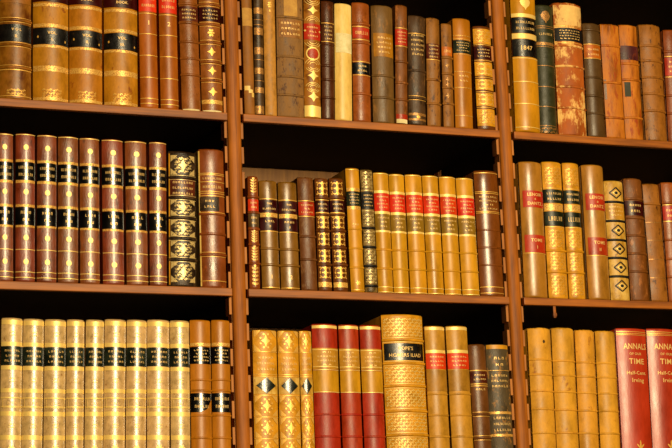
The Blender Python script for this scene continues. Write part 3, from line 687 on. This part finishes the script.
# ---- lower row, left compartment: nine pale volumes and two orange ones
H1 = ((1.2, 23, 318.5), (.2, 21, 430))
iv = [('G', 320, 324.6, 'gilt_bright'), ('O', 'dense', 333.5, .26, 2.6), ('G', 342, 346, 'gilt_bright'), ('T', 346.4, 365.3, 'green_black_label', ['~6', '~5', '~6'], 1), ('G', 365.8, 369.8, 'gilt_bright'), ('O', 'dense', 380, .26, 2.6), ('G', 388.5, 392.6, 'gilt_bright'), ('O', 'rectframe', 403, .78, 4.2), ('X', 400, 406.5, ['~3']), ('G', 397.2, 398.6, 'gilt_bright'), ('G', 406, 407.2, 'gilt_bright'), ('G', 411.5, 416, 'gilt_bright'), ('O', 'dense', 426, .26, 2.6), ('G', 435.3, 440, 'gilt_bright'), ('O', 'flower', 448, .35, 3)]
h1 = book('L', 2, H1, 'speckled_ivory', iv, 'leftmost of nine matching pale speckled volumes with dark green labels', gold='gilt_bright', rat=.4)
for px, nm in ((((23.7, 43.7, 319.5), (21.4, 42.6, 430)), 'second'), (((44.7, 66.2, 320), (43.7, 65, 430)), 'third'), (((67.2, 84.2, 320), (65.7, 83.6, 430)), 'fourth'), (((86, 104, 320.3), (84.7, 102.8, 430)), 'fifth'), (((104.7, 126, 320), (103.5, 124.8, 430)), 'sixth'), (((127, 146.5, 320.5), (125.8, 146, 430)), 'seventh'), (((147.2, 169.3, 320.5), (147, 169.5, 430)), 'eighth')):
    copybook('L', 2, px, h1, nm + ' from left of nine matching pale speckled volumes with dark green labels')
copybook('L', 2, ((170.1, 188.7, 321), (170.7, 190.2, 430)), h1, 'rightmost of nine matching pale speckled volumes, beside an orange-tan pair')
H10 = ((189.7, 210, 320.5), (191.1, 212, 430))
oc = [('G', 343, 346, 'gilt_worn'), ('T', 347, 364, 'black_label_gloss', ['~6', '~4', '~8', '~6'], 1), ('BL', 380, 'honey_calf'), ('BL', 390.5, 'honey_calf'), ('V', 393.3, 412.3, 'black_label_gloss', ['~8', '~6'], 1), ('BL', 415.5, 'honey_calf'), ('BL', 438, 'honey_calf')]
torn = lambda t, z: z + (.0045*max(0, (t-.42))/.3 if t < .72 else .0045+.016*(t-.72)/.28)
oct_ = [it if it[0] != 'V' else ('V',)+it[1:5]+(1, 0, torn) for it in oc]
h10 = book('L', 2, H10, 'honey_calf', oct_, 'orange-tan volume whose lower black label is torn away diagonally')
oc_ref = book('L', 2, ((211, 229.6, 320.5), (212.6, 230.6, 430)), 'honey_calf', oc, 'orange-tan volume with two intact black labels, beside the left upright')
# ---- lower row, middle compartment
I1 = ((252.2, 276.4, 330.5), (254.5, 278, 430))
gt = [('O', 'tool', 341, .92, 10), ('L', 352), ('X', 355, 372, ['~5', '~8', '~6']), ('L', 374.5), ('L', 376.5), ('P', 377.3, 394, 'pale_gold_calf'), ('O', 'lozenge', 385.7, .78, 7.5, 0, 'green_black_label'), ('X', 382.2, 389.2, ['I']), ('L', 395.5), ('O', 'tool', 406, .92, 9.5), ('L', 417.3), ('O', 'tool', 428, .92, 9.5), ('L', 439), ('O', 'tool', 449, .92, 9)]
i1 = book('M', 2, I1, 'tooled_yellow', gt, 'yellow gilt-tooled volume numbered I on a dark lozenge', gold='gilt', rat=.28)
copybook('M', 2, ((277.2, 298, 331), (279.8, 300.5, 430)), i1, 'yellow gilt-tooled volume numbered II on a dark lozenge', swap={1: ['II']})
copybook('M', 2, ((298.8, 310.6, 331), (301.6, 314.4, 430)), i1, 'thin yellow gilt-tooled volume numbered III on a dark lozenge', swap={1: ['III']})
I4 = ((311.2, 336.8, 324.5), (315.2, 340, 430))
rc = [('G', 325.3, 328.2, 'gilt_bright'), ('T', 348, 369, 'tan_label', ['~2', '~7', '~8', '~2'], 1), ('L', 349.5), ('L', 366.5), ('P', 370.5, 391.5, 'amber_calf', 1, 0, 'volume_label'), ('L', 369.8), ('L', 392), ('BL', 414.3, 'red_cloth'), ('L', 414.3), ('BL', 436.4, 'red_cloth'), ('L', 436.4)]
i4 = book('M', 2, I4, 'red_cloth', rc, 'red volume with broad tan and amber panels, widest and leftmost of three alike', gold='gilt_bright', rat=.36)
copybook('M', 2, ((338, 358, 325), (342.5, 361.8, 430)), i4, 'red volume with broad tan and amber panels, middle one of three alike')
copybook('M', 2, ((359.5, 380, 325.5), (363.8, 384.8, 430)), i4, 'red volume with broad tan and amber panels, rightmost of three, beside the great gilt book')
book('M', 2, ((380, 422.8, 315.5), (387, 427, 430)), 'tooled_yellow', panels(((317.5, 337),), 'dense', .93)+[('BG', 340), ('T', 343.3, 360.2, 'black_label', [("POPE'S", .72), ('HOMERS ILIAD', .72)], .93), ('BG', 363.2)]+panels(((366, 383),), 'dense', .93)+[('BG', 386)]+panels(((389, 407),), 'dense', .93)+[('BG', 411)]+panels(((414, 431),), 'dense', .93)+[('BG', 435)]+panels(((438, 456),), 'dense', .93),
  'widest gilt volume covered in scrollwork, with one black title label', gold='gilt_bright', rat=.32)
I8 = ((424, 443.7, 326.5), (428.8, 449, 430))
yc = [('G', 327, 330, 'gilt_bright'), ('G', 350, 353, 'gilt_bright'), ('T', 353.3, 369, 'vermilion_label', ['~6', '~6', '~5']), ('V', 370, 391, 'bronze_label', []), ('BL', 394, 'tan_label'), ('L', 394), ('BL', 415.2, 'tan_label'), ('L', 415.2), ('BL', 436.5, 'tan_label'), ('L', 436.5)]
i8 = book('M', 2, I8, 'tan_label', yc, 'yellow-tan volume with orange-red label, left of its pair, beside the widest gilt book', gold='gilt_bright')
copybook('M', 2, ((445.2, 466.8, 326.5), (451.4, 472.3, 430)), i8, 'yellow-tan volume with orange-red label, right of its pair')
book('M', 2, ((467.8, 484.8, 344.5), (473.2, 490.4, 430)), 'umber_calf', [('L', 370.5), ('T', 372, 382.5, 'brown_label', ['~5', '~6']), ('L', 384), ('L', 386), ('X', 387, 392, ['~4']), ('BG', 414.3), ('BG', 438)],
  'short brown book between a yellow-tan volume and a slate-grey one', rag=.001)
book('M', 2, ((485.2, 508, 344.5), (490.8, 512.6, 430)), 'slate_worn', [('P', 345, 349, 'tooled_yellow', .95, 0, 'worn_cap'), ('L', 370.5), ('X', 355, 368, ['~3', '~2']), ('X', 373, 389, ['~6', '~7', '~6']), ('G', 411.5, 414), ('X', 415, 433, ['~7', '~9', '~7']), ('G', 434, 436.5)],
  'worn slate-grey book with gilt lettering, beside the right upright', rag=.0015, gold='gilt_worn')
# ---- lower row, right compartment
J1 = ((527, 550, 328.5), (532.8, 555, 430))
oc1 = [('BL', y, 'ochre_vellum') for y in (359.5, 374.5, 391, 409, 433)]+[('O', 'flower', 341.5, .11, 2.2, .16, 'dark_ink')]
j1 = book('R', 2, J1, 'ochre_vellum', oc1, 'plain ochre vellum volume with a dark stain near its top', rag=.0012, rat=.42)
oc2 = [('BL', y, 'ochre_vellum') for y in (361, 375.5, 392, 410, 433)]
j2 = book('R', 2, ((551, 573, 328.5), (556.2, 577.8, 430)), 'ochre_vellum', oc2, 'plain ochre vellum volume, second from the right upright', rag=.0012, rat=.42)
copybook('R', 2, ((574.6, 593.6, 330.5), (579.2, 597.8, 430)), j2, 'plain ochre vellum volume, third from the right upright', rag=.002)
copybook('R', 2, ((595, 614, 331.5), (599.6, 619.4, 430)), j2, 'plain ochre vellum volume, beside the left red calf volume')
J5 = ((615, 645.5, 329), (621.8, 650.6, 430))
rd = [('L', 332), ('LL', 334.5), ('X', 343, 350, [('ANNALS', 1.15)], .15), ('X', 352, 356, [('OF OUR', .85)], .12), ('X', 357.5, 365.5, [('TIME', .95)], .18), ('X', 369.5, 376.5, [('Half-Cent.', .7)], .15), ('X', 377.5, 384.5, [('Irving', .8)], .2), ('O', 'fleur', 447, .2, 6.5, .1)]
j5 = book('R', 2, J5, 'red_calf', rd, 'left of two large red calf volumes titled ANNALS', rat=.22, gold='gilt')
copybook('R', 2, ((646.2, 676, 329.5), (651.8, 682, 430)), j5, 'right of two large red calf volumes titled ANNALS, cut by the photo edge')


# neighbours never share space: trim widths where two measured edges cross
from itertools import groupby
for key in sorted({(b['bay'], b['row']) for b in BOOKS}):
    L = [b for b in BOOKS if (b['bay'], b['row']) == key]; L.sort(key=lambda b: b['g']['x'])
    k0 = {'L': -1, 'M': 0, 'R': 1}[key[0]]; lim0 = k0*.44+.0005+.0153; lim1 = (k0+1)*.44+.0005-.0153
    for _ in range(6):
        for b in L:
            q = b['g']; hs = (0, q['h'])
            o = lim0-min(q['x']+q['lean']*t-q['w']/2 for t in hs)
            if o > 0: q['w'] -= o*.5; q['x'] += o*.75
            o = max(q['x']+q['lean']*t+q['w']/2 for t in hs)-lim1
            if o > 0: q['w'] -= o*.5; q['x'] -= o*.75
        for a, c in zip(L, L[1:]):
            ga, gc = a['g'], c['g']
            hm = min(ga['h'], gc['h'])
            worst = min((gc['x']+gc['lean']*t-gc['w']/2*math.cos(gc['lean']))-(ga['x']+ga['lean']*t+ga['w']/2) for t in (0, hm))
            over = .0003-worst
            if over > 0:
                ga['w'] -= over/2; ga['x'] -= over/4; gc['w'] -= over/2; gc['x'] += over/4
for i, b in enumerate(BOOKS):
    kw = b['kw']; kw.pop('zt', None)
    grp = 'old books in the %s compartment of the %s row' % (COMP[b['bay']], ROWN[b['row']])
    build(b['g'], b['row'], b['mat'], b['items'], b['label'], grp, seed=i+1, **kw)

# ------------------------------------------------------------------ the bookcase
case = bpy.data.objects.new('bookcase', None); COL.objects.link(case); case.location = (.22, .13, 0)
case['label'] = 'tall wooden bookcase with rounded uprights and toothed shelf racks, full of old books'; case['category'] = 'bookcase'
def part(name, bm, mat, parent=case):
    o = link(name, bm, mat, parent); o.location = Vector((-.22, -.13, 0)) if parent is case else Vector((0, 0, 0)); return o
W = .44; TOP = ZOFF+.31; DEPTH = .265
TP, TZ = .0372062, .130203+ZOFF
for k in range(-1, 3):
    xc = k*W+.0005
    bm = bmesh.new(); hw = .0103
    prof = [(xc-hw, .013)]+[(xc-hw*math.cos(math.pi*i/14), .006-.0065*math.sin(math.pi*i/14)**.8) for i in range(15)]+[(xc+hw, .013)]
    prism_z(bm, prof, 0, TOP)
    up = smooth(part('upright', bm, 'upright_wood'), 50)
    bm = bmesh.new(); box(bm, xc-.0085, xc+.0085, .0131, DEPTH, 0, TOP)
    part('partition_panel', bm, 'shade_dark_wood', up)
    for s in (-1, 1):
        if (k == -1 and s < 0) or (k == 2 and s > 0): continue
        for yb in (.0068, .225):
            bm = bmesh.new()
            xo, xi = xc+s*.0146, xc+s*(.0106 if yb < .1 else .0086)
            # one board sawn into teeth
            xm = xc+s*.0109
            box(bm, min(xi, xm), max(xi, xm), yb, yb+.016, .03, TZ+TP*4.5)
            zc = TZ+TP*4
            while zc > .03+TP:
                lo = max(.03, zc-TP+.0062)
                box(bm, min(xm, xo), max(xm, xo), yb, yb+.016, lo, zc-.0062, .0006); zc -= TP
            part('toothed_rack', bm, 'rack_wood', up)
for bay in range(-1, 2):
    x0, x1 = bay*W+.0005, (bay+1)*W+.0005
    for r in range(-1, 8):
        zb = ZOFF-.0255-.2598*r
        if r == 1: zb = ZOFF-.285
        bm = bmesh.new()
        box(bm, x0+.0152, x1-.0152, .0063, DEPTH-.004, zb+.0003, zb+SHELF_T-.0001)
        sh = part('shelf', bm, 'shade_dark_wood')  # board colour carries the underside shade; the edging keeps the wood tone
        bm = bmesh.new(); box(bm, x0+.0122, x1-.0122, -.003, .0062, zb, zb+SHELF_T, .0012)
        part('shelf_edging', bm, 'shelf_wood', sh)
        if r == 1 and bay == 1:
            p = at(554.5, 311, 0); bm = bmesh.new()
            box(bm, p.x-.0022, p.x+.0022, -.001, .002, zb-.0185, zb-.0002, .0008)
            box(bm, p.x-.003, p.x+.003, -.0022, .003, zb-.0165, zb-.011, .001)
            part('hanging_peg', bm, 'shelf_wood', sh)['label'] = 'small brown wooden peg hanging from shelf edge'
    bm = bmesh.new(); box(bm, x0+.009, x1-.009, DEPTH+.0005, DEPTH+.012, .02, TOP)
    part('back_panel', bm, 'back_wood')
bm = bmesh.new(); box(bm, -W-.012, 2*W+.013, -.01, DEPTH+.014, TOP, TOP+.03, .004); part('cornice', bm, 'upright_wood')
bm = bmesh.new(); box(bm, -W-.012, 2*W+.013, .002, DEPTH+.01, 0, .02); part('plinth', bm, 'upright_wood')

# ------------------------------------------------------------------ room
def struct(name, bm, mat):
    o = link(name, bm, mat); o['kind'] = 'structure'; return o
bm = bmesh.new(); box(bm, -3, 3, -4.2, .4, -.05, 0); struct('floor', bm, 'floor_wood')
bm = bmesh.new(); box(bm, -3, 3, .3, .4, 0, 3.2); struct('wall_back', bm, 'room_plaster')

# ------------------------------------------------------------------ light: a tall bright window and lamp in front of the case
def area(name, loc, target, sx, sy, energy, col):
    l = bpy.data.lights.new(name, 'AREA'); l.shape = 'RECTANGLE'; l.size = sx; l.size_y = sy; l.energy = energy; l.color = col
    o = bpy.data.objects.new(name, l); COL.objects.link(o); o.location = loc
    o.rotation_euler = (Vector(target)-Vector(loc)).to_track_quat('-Z', 'Y').to_euler(); return o
area('window_daylight', (.38, -2.6, 2.5), (-.1, 0, 1.95), .5, 1.1, 122, (1, .80, .47))
wd = bpy.data.worlds.new('world'); sc.world = wd; wd.use_nodes = True
wd.node_tree.nodes['Background'].inputs[0].default_value = (1, .75, .45, 1)
wd.node_tree.nodes['Background'].inputs[1].default_value = .006
sc.view_settings.view_transform = 'Standard'; sc.view_settings.look = 'None'
sc.view_settings.exposure = 0; sc.view_settings.gamma = 1; sc.view_settings.use_curve_mapping = False
